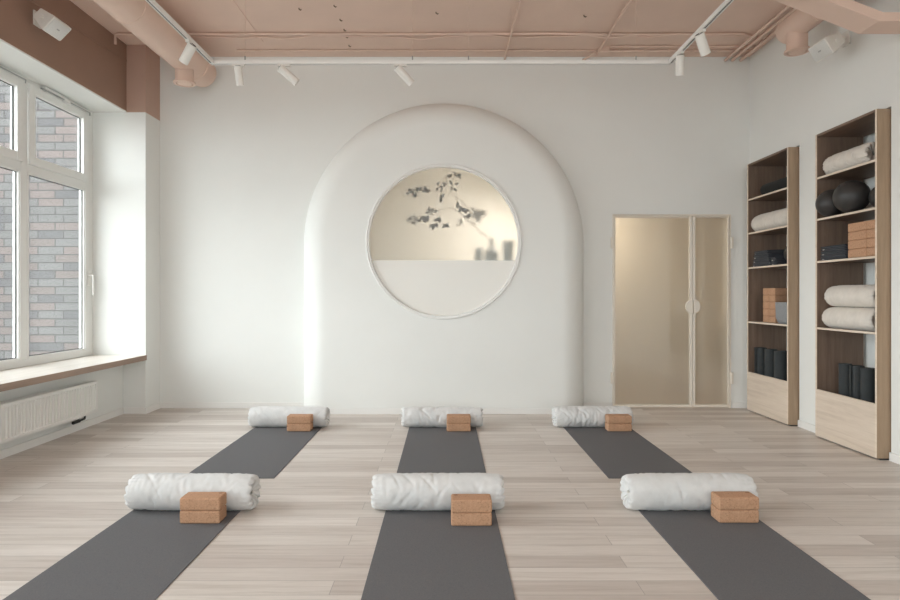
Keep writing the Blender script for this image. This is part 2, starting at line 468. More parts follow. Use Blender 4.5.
# ------------------------------------------------------------------ windows in the left wall
def frame_bars(mb, y0, y1, z0, z1, w, x0, x1):
    mb.box(x0, x1, y0, y0 + w, z0, z1); mb.box(x0, x1, y1 - w, y1, z0, z1)
    mb.box(x0, x1, y0 + w, y1 - w, z0, z0 + w); mb.box(x0, x1, y0 + w, y1 - w, z1 - w, z1)
def window(name, ya, yb, bays, loc, rz):
    # local frame: x points into the room, y runs along the wall
    w = sempty(name); w.location = loc; w.rotation_euler = (0, 0, rz)
    fr, mu, ft, fb, zt0, zt1 = 0.125, 0.09, 0.053, 0.062, 2.405, 2.485
    zb, zt = ZS + fb, ZH - ft
    bw = (yb - ya - 2 * fr - (bays - 1) * mu) / bays
    mb = MB()
    mb.box(-0.075, 0, ya, ya + fr, ZS, ZH); mb.box(-0.075, 0, yb - fr, yb, ZS, ZH)
    mb.box(-0.075, 0, ya + fr, yb - fr, ZS, zb); mb.box(-0.075, 0, ya + fr, yb - fr, zt, ZH)
    for i in range(bays):
        a = ya + fr + i * (bw + mu); b = a + bw
        if i: mb.box(-0.075, 0, a - mu, a, zb, zt)
        mb.box(-0.075, 0, a, b, zt0, zt1)
    mb.build('window_frame', M['frame'], w, bevel=0.004, smooth=0)
    for i in range(bays):
        a = ya + fr + i * (bw + mu); b = a + bw
        # fixed lower pane in a glazing bead
        s = MB(); frame_bars(s, a - 0.001, b + 0.001, zb - 0.001, zt0 + 0.001, 0.022, -0.045, -0.006)
        frame_bars(s, a, b, zb, zt0, 0.012, -0.006, 0.003)
        so = s.build('glazing_bead', M['frame'], w, bevel=0.002, smooth=0)
        MB().box(-0.040, -0.034, a + 0.018, b - 0.018, zb + 0.018, zt0 - 0.018).build('pane', M['glass'], so)
        g = MB(); frame_bars(g, a + 0.020, b - 0.020, zb + 0.020, zt0 - 0.020, 0.007, -0.033, -0.027); g.build('gasket', M['black'], so, smooth=0)
        # hopper sash above
        s = MB(); sw = 0.078
        frame_bars(s, a - 0.006, b + 0.006, zt1 - 0.012, zt + 0.008, sw, 0.002, 0.022)
        frame_bars(s, a + sw - 0.02, b - sw + 0.02, zt1 + sw - 0.03, zt - sw + 0.02, 0.014, -0.045, 0.012)
        so = s.build('sash', M['frame'], w, bevel=0.003, smooth=0)
        MB().box(-0.030, -0.024, a + sw - 0.010, b - sw + 0.010, zt1 + sw - 0.02, zt - sw + 0.012).build('pane', M['glass'], so)
        g = MB(); frame_bars(g, a + sw - 0.007, b - sw + 0.007, zt1 + sw - 0.017, zt - sw + 0.009, 0.008, -0.023, -0.015); g.build('gasket', M['black'], so, smooth=0)
        st = MB(); zr = zt + 0.012
        st.tube([(0.036, a + 0.16, zr), (0.036, b + 0.012, zr), (0.030, b + 0.014, zr - 0.03)], 0.006, 8)
        st.box(0.004, 0.030, a + 0.16, a + 0.20, zr - 0.010, zr + 0.012)
        st.build('opener_rod', M['steel'], so)
        ob = MB(); ob.box(0.024, 0.048, a + 0.17, a + 0.50, zr + 0.008, zr + 0.026); ob.box(0.018, 0.052, a + 0.46, a + 0.54, zr - 0.028, zr + 0.014)
        ob.build('opener_arm', M['white'], so, bevel=0.002)
    h = MB(); yh = yb - 0.085
    h.box(0.0, 0.012, yh - 0.016, yh + 0.016, 1.38, 1.53)
    h.tube([(0.01, yh, 1.49), (0.045, yh, 1.49), (0.052, yh, 1.475), (0.052, yh, 1.28)], 0.011, 10)
    h.build('window_handle', M['white'], w, bevel=0.002)
    return w
window('window_1', 2.425, YP, 4, (XW, 0, 0), 0)
window('window_2', -2.30, 1.90, 4, (XW, 0, 0), 0)
window('fill_window', -2.6, 2.8, 5, (0, YF - 0.02, 0), PI / 2)  # unseen window added behind the camera as frontal fill light

# outside: a wing of the building in clinker brick, seen through the window, and paving
struct(MB().box(-16, -3.97, 8.0, 8.4, -0.6, 9.0).build('wall_brick', M['brick'], smooth=0))
struct(MB().box(-30, -3.96, -22, 8.0, -0.75, -0.6).build('ground', M['ground'], smooth=0))

# ------------------------------------------------------------------ arched feature with the round window
CX, RO, RE, ZA, YA, RH = -0.025, 1.564, 0.288, 1.856, 6.46, 0.812
def outline(half, n=56):
    pts = [(-half, 0.0)]
    for i in range(1, 9): pts.append((-half, ZA * i / 9))
    for i in range(n + 1):
        a = PI - PI * i / n
        pts.append((half * math.cos(a), ZA + half * math.sin(a)))
    for i in range(8, -1, -1): pts.append((half, ZA * i / 9))
    return pts
rows = []
prof = [(0.0, YB + 0.01), (0.0, YA + RE)]
for i in range(1, 17):
    a = PI / 2 * i / 16
    prof.append((RE * (1 - math.cos(a)), YA + RE - RE * math.sin(a)))
for off, y in prof:
    rows.append([Vector((CX + x, y, z)) for x, z in outline(RO - off)])
mb = MB().grid(rows)
me = mb.mesh('wall_arch')
bm = bmesh.new(); bm.from_mesh(me)
# front face with a round hole, and the tunnel behind the hole
inner = rows[-1]
iv = []
for p in inner:
    best = min(bm.verts, key=lambda v: (v.co - p).length_squared); iv.append(best)
es = []
for a, b in zip(iv, iv[1:] + iv[:1]):
    e = bm.edges.get((a, b)) or bm.edges.new((a, b)); es.append(e)
NC = 96
ring0 = [bm.verts.new((CX + RH * math.cos(2 * PI * k / NC), YA, ZA + RH * math.sin(2 * PI * k / NC))) for k in range(NC)]
ring1 = [bm.verts.new((CX + (v.co.x - CX) * 1.16, YB + 0.15, ZA + (v.co.z - ZA) * 1.16)) for v in ring0]
for k in range(NC):
    es.append(bm.edges.new((ring0[k], ring0[(k + 1) % NC])))
bmesh.ops.triangle_fill(bm, use_beauty=True, edges=es, normal=(0, -1, 0))
for k in range(NC):
    bm.faces.new((ring0[k], ring0[(k + 1) % NC], ring1[(k + 1) % NC], ring1[k]))
bmesh.ops.recalc_face_normals(bm, faces=bm.faces)
bm.to_mesh(me); bm.free()
me.shade_smooth(); me.set_sharp_from_angle(angle=0.5)
arch = bpy.data.objects.new('wall_arch', me); me.materials.append(M['wall']); COL.objects.link(arch); struct(arch)
struct(MB().box(CX - 1.276, CX + 1.276, YA - 0.012, YA + 0.002, 0, 0.058).build('baseboard_arch', M['white']))

ROTY = Matrix.Translation((CX, 0, ZA)) @ Matrix.Rotation(PI / 2, 4, 'X')   # local z -> -y
rw = sempty('window_3')
mb = MB().lathe([(0.800, -(YA + 0.034)), (0.800, -(YA - 0.004)), (0.806, -(YA - 0.012)), (0.812, -(YA - 0.012)), (0.814, -(YA - 0.006)),
                 (0.822, -(YA - 0.006)), (0.824, -(YA - 0.016)), (0.834, -(YA - 0.016)), (0.838, -(YA - 0.010)), (0.838, -(YA + 0.004)), (0.811, -(YA + 0.004)), (0.811, -(YA + 0.034))],
                96, ROTY, closed=True)
mb.build('round_frame', M['white'], rw)
ZL = 1.657
def segment(y0, y1, rr, upper):
    a0 = math.asin((ZL - ZA) / rr); pts = []
    for i in range(61):
        a = (a0 + (PI - 2 * a0) * i / 60) if upper else (PI - a0 + (PI + 2 * a0) * i / 60)
        pts.append((CX + rr * math.cos(a), ZA + rr * math.sin(a)))
    if not upper: pts = [(x, z - (0.003 if abs(z - ZL) < 1e-6 else 0)) for x, z in pts]
    vs = [(x, y0, z) for x, z in pts] + [(x, y1, z) for x, z in pts]; n = len(pts)
    return MB().add(vs, [tuple(range(n)), tuple(reversed(range(n, 2 * n)))] + [(i, (i + 1) % n, n + (i + 1) % n, n + i) for i in range(n)])
segment(YA + 0.026, YA + 0.030, 0.801, True).build('frosted_pane', M['frost'], rw, smooth=0.4)
segment(YA + 0.026, YA + 0.030, 0.801, False).build('satin_pane', M['satin'], rw, smooth=0.4)
rc = MB()
for ang in (90, 194, -14):
    a = math.radians(ang)
    rc.box(CX + 0.800 * math.cos(a) - 0.006, CX + 0.800 * math.cos(a) + 0.006, YA - 0.014, YA + 0.01, ZA + 0.800 * math.sin(a) - 0.006, ZA + 0.800 * math.sin(a) + 0.006)
rc.build('glazing_clip', M['white'], rw)

# niche behind the round window
mb = MB()
n0, n1 = YB + 0.15, 7.75
mb.box(-1.30, 1.26, n1, n1 + 0.08, 0.75, 2.95)
mb.box(-1.30, -1.22, n0, n1, 0.75, 2.95); mb.box(1.18, 1.26, n0, n1, 0.75, 2.95)
mb.box(-1.22, 1.18, n0, n1, 2.87, 2.95); mb.box(-1.22, 1.18, n0, n1, 0.75, 0.83)
struct(mb.build('wall_niche', M['cream'], smooth=0))
mb = segment(YA + 0.044, n0 - 0.004, 0.798, False)
mb.box(-1.20, 1.16, n0 + 0.004, n1 - 0.004, 0.84, ZL)
mb.build('trim_ledge', M['wall'], bevel=0.0, smooth=0.5)
struct(bpy.data.objects['trim_ledge'])

# vases and a branch standing on the ledge behind the frosted pane
VY = 6.84
def vase(name, px, prof, label):
    p = P(px, 262, VY)
    t = MB().lathe(prof, 28).build(name, M['vase']); t.location = (p.x, VY, ZL)
    return tag(t, label, 'vase', 'vases behind the round window')
vase('vase', 478.5, [(0.0, 0), (0.030, 0), (0.042, 0.02), (0.046, 0.10), (0.044, 0.155), (0.038, 0.165), (0.036, 0.155), (0.038, 0.09), (0.034, 0.015), (0.0, 0.012)],
     'small plain grey cup, leftmost of the blurred vases behind the round window')
bt = vase('bottle_vase', 491.5, [(0.0, 0), (0.055, 0), (0.078, 0.02), (0.085, 0.07), (0.078, 0.115), (0.045, 0.145), (0.026, 0.165), (0.024, 0.25), (0.030, 0.265), (0.024, 0.262), (0.018, 0.25), (0.018, 0.16), (0.06, 0.12), (0.07, 0.07), (0.05, 0.012), (0.0, 0.010)],
     'grey bottle vase with narrow neck holding the leafy branch')
vase('vase', 508, [(0.0, 0), (0.045, 0), (0.058, 0.02), (0.060, 0.12), (0.066, 0.22), (0.070, 0.235), (0.062, 0.23), (0.055, 0.12), (0.050, 0.015), (0.0, 0.012)],
     'taller grey flared vase, rightmost of the blurred vases behind the round window')
br = thing('leafy_branch', 'bare branch with small dark leaves arching left from the bottle vase', 'branch', (bt.location.x, VY, ZL + 0.02))
base = Vector(br.location)
def bp(px, py, y): return P(px, py, y) - base
sb = MB()
main = [Vector((0, 0, 0)), Vector((-0.004, 0, 0.24)), bp(483, 234, 6.79), bp(474, 226, 6.70), bp(466, 219, 6.60), bp(459, 212, 6.55), bp(452, 208, 6.53), bp(446, 208, 6.52), bp(440, 210, 6.52), bp(432, 213, 6.53), bp(424, 219, 6.55), bp(415, 222, 6.66)]
sb.tube(main, [0.006, 0.006, 0.006, 0.0055, 0.005, 0.005, 0.0045, 0.004, 0.004, 0.003, 0.003, 0.002], 8)
up = [bp(466, 219, 6.60), bp(470, 212, 6.60), bp(464, 203, 6.56), bp(456, 197, 6.53), bp(449, 193, 6.52), bp(440, 192, 6.515), bp(428, 192, 6.515), bp(417, 193, 6.51)]
sb.tube(up[1:], [0.004, 0.004, 0.0035, 0.003, 0.003, 0.0025, 0.002], 8)
sb.tube([bp(474, 226, 6.70), bp(470, 212, 6.60)], 0.004, 8)
sb.tube([bp(447, 208, 6.52), bp(446, 201, 6.52), bp(442, 192, 6.52), bp(441, 185, 6.52)], 0.002, 6)
sb.tube([bp(450, 193, 6.52), bp(452, 186, 6.52), bp(455, 175, 6.53)], 0.002, 6)
sb.tube([bp(440, 210, 6.52), bp(437, 218, 6.515), bp(435, 225, 6.51)], 0.002, 6)
sb.tube([bp(446, 208, 6.52), bp(450, 217, 6.515), bp(447, 225, 6.51)], 0.0015, 6)
sb.tube([bp(474, 226, 6.70), bp(478, 214, 6.78)], 0.002, 6)
sb.build('stem', M['bark'], br)
rnd = random.Random(4)
lf = MB()
def leaf(mb, c, d, size):
    d = d.normalized(); up_ = Vector((rnd.uniform(-.3, .3), -1, rnd.uniform(-.3, .3))).normalized()
    s = d.cross(up_).normalized(); n = s.cross(d)
    rows = []
    for i in range(6):
        t = i / 5.0
        w = size * 0.24 * math.sin(PI * min(1, 0.06 + t * 0.94)) ** 0.8
        m = c + d * (size * t) + n * (-0.18 * size * t * t)
        rows.append([m - s * w + n * 0.1 * w, m - n * 0.02 * w, m + s * w + n * 0.1 * w])
    mb.grid(rows)
def cluster(px, py, y, n, spread, size, dirs=None):
    for i in range(n):
        c = bp(px + rnd.uniform(-spread, spread), py + rnd.uniform(-spread * .7, spread * .7), y + rnd.uniform(-.006, .012))
        a = rnd.uniform(0, 2 * PI) if dirs is None else dirs + rnd.uniform(-.9, .9)
        leaf(lf, c, Vector((math.cos(a), rnd.uniform(-.1, .25), math.sin(a))), size * rnd.uniform(.75, 1.15))
cluster(412, 194, 6.499, 7, 2.5, 0.060, 2.6)
cluster(418, 193, 6.499, 8, 3.0, 0.058)
cluster(424, 192, 6.499, 6, 2.5, 0.058, 0.6)
cluster(455, 176, 6.52, 8, 4.0, 0.052)
cluster(454, 186, 6.52, 6, 3.5, 0.050)
cluster(441, 185, 6.515, 7, 4.0, 0.052)
cluster(442, 196, 6.510, 5, 2.5, 0.050)
cluster(461, 208, 6.499, 9, 3.5, 0.058)
cluster(466, 217, 6.51, 4, 2.5, 0.052)
cluster(425, 217, 6.499, 8, 3.0, 0.062, -2.0)
cluster(432, 212, 6.505, 6, 3.0, 0.054)
cluster(438, 218, 6.500, 5, 2.5, 0.054, -1.9)
cluster(435, 224, 6.499, 5, 2.0, 0.060, -2.0)
cluster(447, 225, 6.499, 6, 2.5, 0.052)
cluster(414, 220, 6.60, 13, 4.0, 0.052)
cluster(457, 223, 6.60, 5, 3.5, 0.050, 0.1)
cluster(478, 214, 6.76, 22, 5.0, 0.065)
lf.build('leaves', M['leaf'], br)

# ------------------------------------------------------------------ the glass double door
d = sempty('door_1')
fw = 0.016
mb = MB()
mb.box(DX0, DX0 + fw, YB - 0.012, YB + 0.08, 0, DZ); mb.box(DX1 - fw, DX1, YB - 0.012, YB + 0.08, 0, DZ)
mb.box(DX0 + fw, DX1 - fw, YB - 0.012, YB + 0.08, DZ - fw, DZ)
mb.build('door_frame', M['beige'], d, bevel=0.002, smooth=0)
XM = (692.3 - VPX) * 0.011333
for side, (x0, x1) in (('l', (DX0 + fw + 0.004, XM - 0.002)), ('r', (XM + 0.002, DX1 - fw - 0.004))):
    lfm = MB(); z0, z1 = 0.008, DZ - fw - 0.004
    if side == 'l': lw, rww = 0.014, 0.030
    else: lw, rww = 0.030, 0.014
    lfm.box(x0, x0 + lw, YB - 0.006, YB + 0.03, z0, z1); lfm.box(x1 - rww, x1, YB - 0.006, YB + 0.03, z0, z1)
    lfm.box(x0 + lw, x1 - rww, YB - 0.006, YB + 0.03, z0, z0 + 0.030); lfm.box(x0 + lw, x1 - rww, YB - 0.006, YB + 0.03, z1 - 0.014, z1)
    lo = lfm.build('door_leaf', M['beige'], d, bevel=0.002, smooth=0)
    MB().box(x0 + lw - 0.002, x1 - rww + 0.002, YB + 0.008, YB + 0.018, z0 + 0.028, z1 - 0.012).build('frosted_pane', M['frostdoor'], lo)
    # half-disc pull handle
    hx, hz, hr = (XM - 0.006 if side == 'l' else XM + 0.006), CAMH - 11.5 * 0.01133, 0.078
    pts = []
    for i in range(25):
        a = (PI / 2 + PI * i / 24) if side == 'l' else (-PI / 2 + PI * i / 24)
        pts.append((hx + hr * math.cos(a), hz + hr * math.sin(a)))
    vs = [(x, YB - 0.028, z) for x, z in pts] + [(x, YB - 0.006, z) for x, z in pts]; n_ = len(pts)
    MB().add(vs, [tuple(range(n_)), tuple(range(2 * n_ - 1, n_ - 1, -1))] + [(i, (i + 1) % n_, n_ + (i + 1) % n_, n_ + i) for i in range(n_)]).build('handle', M['beige'], lo, bevel=0.002, smooth=0.5)
    hxx = DX0 - 0.004 if side == 'l' else DX1 + 0.004
    for z in (1.87, 0.34):
        hg = MB()
        hg.box(hxx - 0.018, hxx + 0.018, YB - 0.022, YB - 0.006, z - 0.062, z + 0.062)
        hg.tube([(hxx, YB - 0.024, z - 0.065), (hxx, YB - 0.024, z + 0.065)], 0.009, 10)
        hg.build('hinge', M['beige'], lo, bevel=0.001)

# hall behind the glass door
mb = MB()
hy0, hy1 = YB + 0.15, 8.1
mb.box(1.28, 3.95, hy1, hy1 + 0.1, 0, 2.8); mb.box(1.28, 1.38, hy0, hy1, 0, 2.8); mb.box(3.85, 3.95, hy0, hy1, 0, 2.8)
mb.box(1.38, 3.85, hy0, hy1, 2.7, 2.8)
struct(mb.build('wall_hall', M['hall'], smooth=0))
struct(MB().box(1.38, 3.85, hy0, hy1, -0.12, 0).build('floor_hall', M['hallfloor'], smooth=0))

# ------------------------------------------------------------------ shelving built into the right wall
CXF = 3.340
SHELF_Z = (0.99, 1.585, 1.965, 2.338)      # tops of the four shelves
ZCT = 2.724
def shelving(c, label):
    y0, y1 = c; t = 0.02
    u = thing('shelf_unit', label, 'shelf', (CXF, (y0 + y1) / 2, 0), group='oak shelf units in the right wall')
    hw = (y1 - y0) / 2; dp = 0.42
    for s in (-1, 1):
        mb = MB(); a, b = sorted((s * hw, s * (hw - t))); mb.box(0, dp, a, b, 0.012, ZCT)
        sp_ = mb.build('side_panel', M['oakz'], u, bevel=0.0012, smooth=0)
        i0, i1 = sorted((s * (hw - t), s * (hw - t - 0.002))); MB().box(0.003, dp, i0, i1, 0.08, ZCT - t).build('inner_shade_sheet', M['oakinshade'], sp_, smooth=0)  # thin sheet that carries the painted inner shade
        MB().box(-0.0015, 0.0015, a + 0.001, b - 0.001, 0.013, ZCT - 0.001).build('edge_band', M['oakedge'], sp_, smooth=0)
    MB().box(0.0, dp, -hw + t, hw - t, ZCT - t, ZCT).build('top_panel', M['oakyshade'], u, smooth=0)
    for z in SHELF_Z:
        o = MB().box(0.004, dp, -hw + t + 0.002, hw - t - 0.002, z - 0.018, z).build('shelf', M['oakyshade'], u, smooth=0)
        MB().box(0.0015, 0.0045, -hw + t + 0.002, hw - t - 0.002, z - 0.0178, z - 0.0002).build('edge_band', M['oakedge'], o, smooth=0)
    MB().box(0.022, dp, -hw + t, hw - t, 0.06, 0.08).build('bottom_panel', M['oakyshade'], u, smooth=0)
    MB().box(0.0, 0.02, -hw + t, hw - t, 0.012, 0.432).build('front_panel', M['oakpale'], u, smooth=0)
    MB().box(0.025, dp, -hw + 0.003, hw - 0.003, 0.0, 0.012).build('plinth', M['black'], u, smooth=0)
    return u
shelving(C1, 'tall narrow oak shelf unit recessed in right wall beside the glass door')
shelving(C2, 'tall narrow oak shelf unit recessed in right wall, the one nearer the camera')

# ------------------------------------------------------------------ yoga mats
MT = 0.005
def mat(x0, x1, y0, y1, label, rz=0.0):
    cx, cy = (x0 + x1) / 2, (y0 + y1) / 2
    o = MB().box(-(x1 - x0) / 2, (x1 - x0) / 2, -(y1 - y0) / 2, (y1 - y0) / 2, 0, MT).build('yoga_mat', M['mat'], bevel=0.0015, smooth=0)
    o.location = (cx, cy, 0); o.rotation_euler = (0, 0, rz)
    return tag(o, label, 'yoga mat', 'yoga mats on the floor')
YN0, YN1, YQ0, YQ1 = 1.93, 3.74, 4.183, 5.98
mat(-1.857, -1.218, YN0, YN1, 'charcoal yoga mat in the front row, on the left side')
mat(-0.357, 0.290, YN0, YN1, 'charcoal yoga mat in the front row, in the middle')
mat(1.143, 1.779, YN0, YN1, 'charcoal yoga mat in the front row, on the right side')
mat(-1.842, -1.198, YQ0, YQ1, 'charcoal yoga mat in the back row, on the left side')
mat(-0.355, 0.288, YQ0, YQ1, 'charcoal yoga mat in the back row, in the middle')
mat(1.134, 1.770, YQ0, YQ1, 'charcoal yoga mat in the back row, on the right side')

# ------------------------------------------------------------------ bolsters
def bolster(loc, rz, L, R, seed, label, group, mat_='canvas', wr=1.0, gather=1.0, axis_len=None):
    # long axis along local x, resting on z = 0
    t = thing('yoga_bolster', label, 'bolster', loc, (0, 0, rz), group)
    rd = random.Random(seed); off = Vector((rd.uniform(0, 50), rd.uniform(0, 50), rd.uniform(0, 50)))
    NTh = 96; xc = L / 2 - 0.046
    ncr = 12
    ph = [rd.uniform(0, 2 * PI) for _ in range(4)]
    creases = [(rd.uniform(-xc * .9, xc * .9), rd.uniform(0, 2 * PI), rd.uniform(.006, .013), rd.uniform(.5, 1.1), rd.uniform(-.10, .10)) for _ in range(26)]
    def rad(x, th):
        p = Vector((x * 5, R * math.cos(th) * 9, R * math.sin(th) * 9)) + off
        r = R + 0.0026 * noise.noise(p * 0.8) * wr
        # ridged wrinkles that run round the roll
        q = Vector((x * 30 + 2.2 * noise.noise(p * .5), math.cos(th) * 1.3, math.sin(th) * 1.3)) + off
        r += 0.0042 * wr * (0.5 - abs(noise.noise(q)) * 2) * (0.5 + 0.7 * abs(noise.noise(p * .35)))
        for cx_, ct, w, span, sl in creases:
            dth = (th - ct + PI) % (2 * PI) - PI
            if abs(dth) < span:
                dx = (x - cx_ - sl * dth) / w
                if abs(dx) < 3: r += -0.0048 * wr * math.exp(-dx * dx) * math.cos(dth / span * PI / 2) ** 2
        e = max(0.0, (abs(x) - (xc - 0.10)) / 0.10)      # pleats start near each end
        if e > 0:
            r += 0.0020 * gather * e * e * math.sin(ncr * 2 * th + ph[0] + 1.3 * math.sin(th * 2 + ph[1])) * (0.7 + 0.5 * math.sin(3 * th + ph[2])) - 0.006 * e * e
        return r
    def pos(x, th, r):
        y = r * math.cos(th); z = r * math.sin(th)
        zmin = -R * 0.93
        if z < zmin: z = zmin + (z - zmin) * 0.08
        return Vector((x, y * 1.02, z + R * 0.935))
    NX_ = 90
    rows = []
    for i in range(NX_ + 1):
        x = -xc + 2 * xc * i / NX_
        rows.append([pos(x, 2 * PI * k / NTh, rad(x, 2 * PI * k / NTh)) for k in range(NTh)])
    MB().grid(rows, wrap=True).build('cover', M[mat_], t, smooth=1.2)
    for s in (-1, 1):
        rows = []
        for i in range(19):
            u = i / 18.0                       # 0 at the rim of the roll, 1 at the drawn centre
            row = []
            for k in range(NTh):
                th = 2 * PI * k / NTh
                r0 = rad(s * xc, th)
                rr = r0 * math.cos(u * PI / 2 * 0.96) ** 0.62
                ax = 0.044 * math.sin(min(1, u * 1.5) * PI / 2) ** 0.9 - 0.034 * max(0, (u - 0.45) / 0.55) ** 1.6
                w = ncr * th + ph[3] + 0.9 * math.sin(2 * th + ph[1])
                pl = -(0.5 + 0.5 * math.sin(w)) * 0.014 * gather * math.sin(PI * min(1, max(0.0, u - 0.05) * 0.98)) ** 0.9
                pl += math.sin(2 * w + 1.0) * 0.002 * gather * math.sin(PI * u)
                row.append(pos(s * (xc + ax + pl), th + 0.10 * u * math.sin(w), max(rr, 0.004)))
            rows.append(row)
        MB().grid(rows, wrap=True).build('gathered_end', M[mat_], t, smooth=1.3)
        kn = MB()
        kn.lathe([(0.0, 0), (0.007, 0.002), (0.009, 0.008), (0.006, 0.014), (0.0, 0.016)], 12, Matrix.Translation((s * (xc + 0.008), 0, R * 0.935)) @ Matrix.Rotation(s * PI / 2, 4, 'Y'))
        kn.build('drawstring_knot', M['cord'], t)
    return t
G = 'canvas bolsters on the yoga mats'
bolster((-1.508, 3.59, MT), -0.012, 0.765, 0.106, 1, 'pale grey canvas bolster on front row mat at the left, its drawn end showing', G)
bolster((-0.048, 3.59, MT), 0.004, 0.800, 0.106, 2, 'pale grey canvas bolster across front row mat in the middle', G)
bolster((1.445, 3.59, MT), 0.010, 0.775, 0.106, 3, 'pale grey canvas bolster across front row mat at the right', G, gather=0.7)
bolster((-1.520, 5.825, MT), -0.008, 0.775, 0.100, 4, 'pale grey canvas bolster on back row mat at left, near the arch foot', G, gather=0.8)
bolster((-0.036, 5.825, MT), 0.0, 0.800, 0.098, 5, 'creased pale canvas bolster on back row mat in the middle', G, wr=1.5)
bolster((1.418, 5.825, MT), 0.010, 0.775, 0.101, 6, 'creased pale canvas bolster on back row mat at right, near glass door', G, wr=1.5)

# ------------------------------------------------------------------ cork yoga blocks
BW, BD, BHt = 0.225, 0.115, 0.0722
def block_obj():
    o = MB().box(-BW / 2, BW / 2, -BD / 2, BD / 2, 0, BHt).build('yoga_block', M['cork'], bevel=0.010, smooth=0, seg=3)
    return o
block0 = block_obj(); block_used = [False]
def block(loc, rz, label, group, cat='yoga block'):
    if not block_used[0]: o = block0; block_used[0] = True
    else: o = block0.copy(); COL.objects.link(o)
    o.location = loc; o.rotation_euler = (0, 0, rz)
    return tag(o, label, cat, group)
GB = 'cork blocks on the yoga mats'
stamp_src = None
for (x, yfront, where, sx) in ((-1.373, 3.340, 'front row bolster at the left', 0.085), (0.1405, 3.306, 'front row bolster in the middle', -0.085), (1.638, 3.350, 'front row bolster at the right', 0.085),
                               (-1.376, 5.600, 'back row bolster at the left', 0.085), (0.118, 5.600, 'back row bolster in the middle', -0.085), (1.624, 5.600, 'back row bolster at the right', 0.085)):
    y = yfront + BD / 2
    block((x, y, MT), 0, 'lower cork block of the pair in front of ' + where, GB)
    ub = block((x + 0.001, y - 0.001, MT + BHt), 0.004, 'upper cork block of the pair in front of ' + where, GB)
    if yfront < 5:
        ring = MB().lathe([(0.009, 0.0), (0.009, 0.0006), (0.006, 0.0006), (0.006, 0.0)], 20, Matrix.Translation((sx, 0.030, BHt)) @ Matrix.Diagonal((1.3, 0.8, 1, 1)), closed=True)
        ring.box(sx - 0.006, sx + 0.006, 0.0292, 0.0308, BHt, BHt + 0.0006)
        ring.build('stamp', M['stamp'], ub, smooth=0)

# ------------------------------------------------------------------ things on the shelves
RZ = PI / 2
SH = 'bolsters lying on the shelves'
S1, S2, S3, S4 = [z + 0.0005 for z in SHELF_Z]
bolster((3.462, 5.112, S4), RZ, 0.58, 0.094, 11, 'beige bolster on the top shelf of the nearer unit', SH, 'linen', 1.2, 1.3)
bolster((3.460, 5.085, S1), RZ, 0.64, 0.096, 12, 'pale bolster on the nearer unit, lower of the stacked two', SH, 'linen', 0.5, 0.5)
bolster((3.466, 5.065, S1 + 0.189), RZ, 0.63, 0.096, 13, 'pale bolster on the nearer unit, upper of the stacked two', SH, 'linen', 0.5, 0.5)
bolster((3.460, 6.290, S3), RZ, 0.70, 0.100, 14, 'beige bolster on the second shelf down of the unit by the door', SH, 'linen', 0.5, 0.4)

def ball(loc, r, label):
    t = thing('exercise_ball', label, 'ball', loc, group='black balls on the shelves')
    prof = []
    for i in range(41):
        a = -PI / 2 + PI * i / 40
        rr = r * (1 - 0.006 * (1 if i % 6 == 0 else 0))
        prof.append((max(1e-6, rr * math.cos(a)) if 0 < i < 40 else 0.0, rr * math.sin(a) + r))
    MB().lathe(prof, 48, Matrix.Translation((0, 0, r)) @ Matrix.Rotation(math.radians(64), 4, 'Y') @ Matrix.Translation((0, 0, -r))).build('shell', M['ball'], t, smooth=1.2)
    MB().lathe([(0.0, 0.0), (0.008, 0.0), (0.008, 0.004), (0.0, 0.005)], 16,
               Matrix.Translation((0, 0, r)) @ Matrix.Rotation(math.radians(-50), 4, 'Y') @ Matrix.Translation((0, 0, r - 0.002))).build('plug', M['black'], t)
    return t
ball((3.395, 5.288, S3), 0.120, 'black exercise ball on the nearer unit, leftmost and half hidden')
ball((3.400, 5.030, S3), 0.136, 'large black exercise ball on the nearer unit, in front between two others')
ball((3.504, 4.805, S3), 0.100, 'black exercise ball on the nearer unit, cut off by the side panel')
ball((3.520, 6.028, S2), 0.112, 'black ball on the unit by the door, behind its side panel')

def folded(loc, sx, sy, h, rz, label, group, seed):
    # a blanket folded in three layers, with a rounded fold towards -x
    t = thing('folded_blanket', label, 'blanket', loc, (0, 0, rz), group)
    rd = random.Random(seed); off = rd.uniform(0, 40)
    mb = MB(); n = 3; lh = h / n
    for i in range(n):
        rows = []
        z0 = i * lh
        for j in range(13):
            y = -sy / 2 + sy * j / 12
            row = []
            for k in range(20):
                a = 2 * PI * k / 20
                cx_ = math.copysign(abs(math.cos(a)) ** 0.35, math.cos(a)) * sx / 2
                cz = math.copysign(abs(math.sin(a)) ** 0.55, math.sin(a)) * lh / 2
                wv = 0.0035 * noise.noise(Vector((cx_ * 9 + off, y * 9, i * 3.3)))
                row.append(Vector((cx_ + wv * 1.5 + (i % 2) * 0.006, y + 0.3 * wv, max(0.0, z0 + lh / 2 + cz * 0.98 + (wv if i else 0)))))
            rows.append(row)
        b0 = len(mb.v); mb.grid(rows, wrap=True)
        mb.f.append(tuple(b0 + k for k in reversed(range(20)))); mb.f.append(tuple(b0 + 12 * 20 + k for k in range(20)))
    mb.build('cloth', M['dark'], t, smooth=0.9)
    sb_ = MB().box(-sx / 2 - 0.0005, -sx / 2 + 0.004, sy / 2 - 0.05, sy / 2 - 0.03, lh * 0.4, lh * 0.9)
    sb_.build('care_tag', M['cord'], t)
    return t
GN, GF = 'dark blankets on the nearer shelf unit', 'dark blankets on the shelf unit by the door'
for i, w in enumerate(('bottom', 'middle', 'topmost')):
    folded((3.475, 5.235, S2 + i * 0.043), 0.21, 0.34 - 0.01 * i, 0.041, 0.01 * i, 'dark folded blanket beside cork blocks on the nearer unit, %s of three' % w, GN, i)
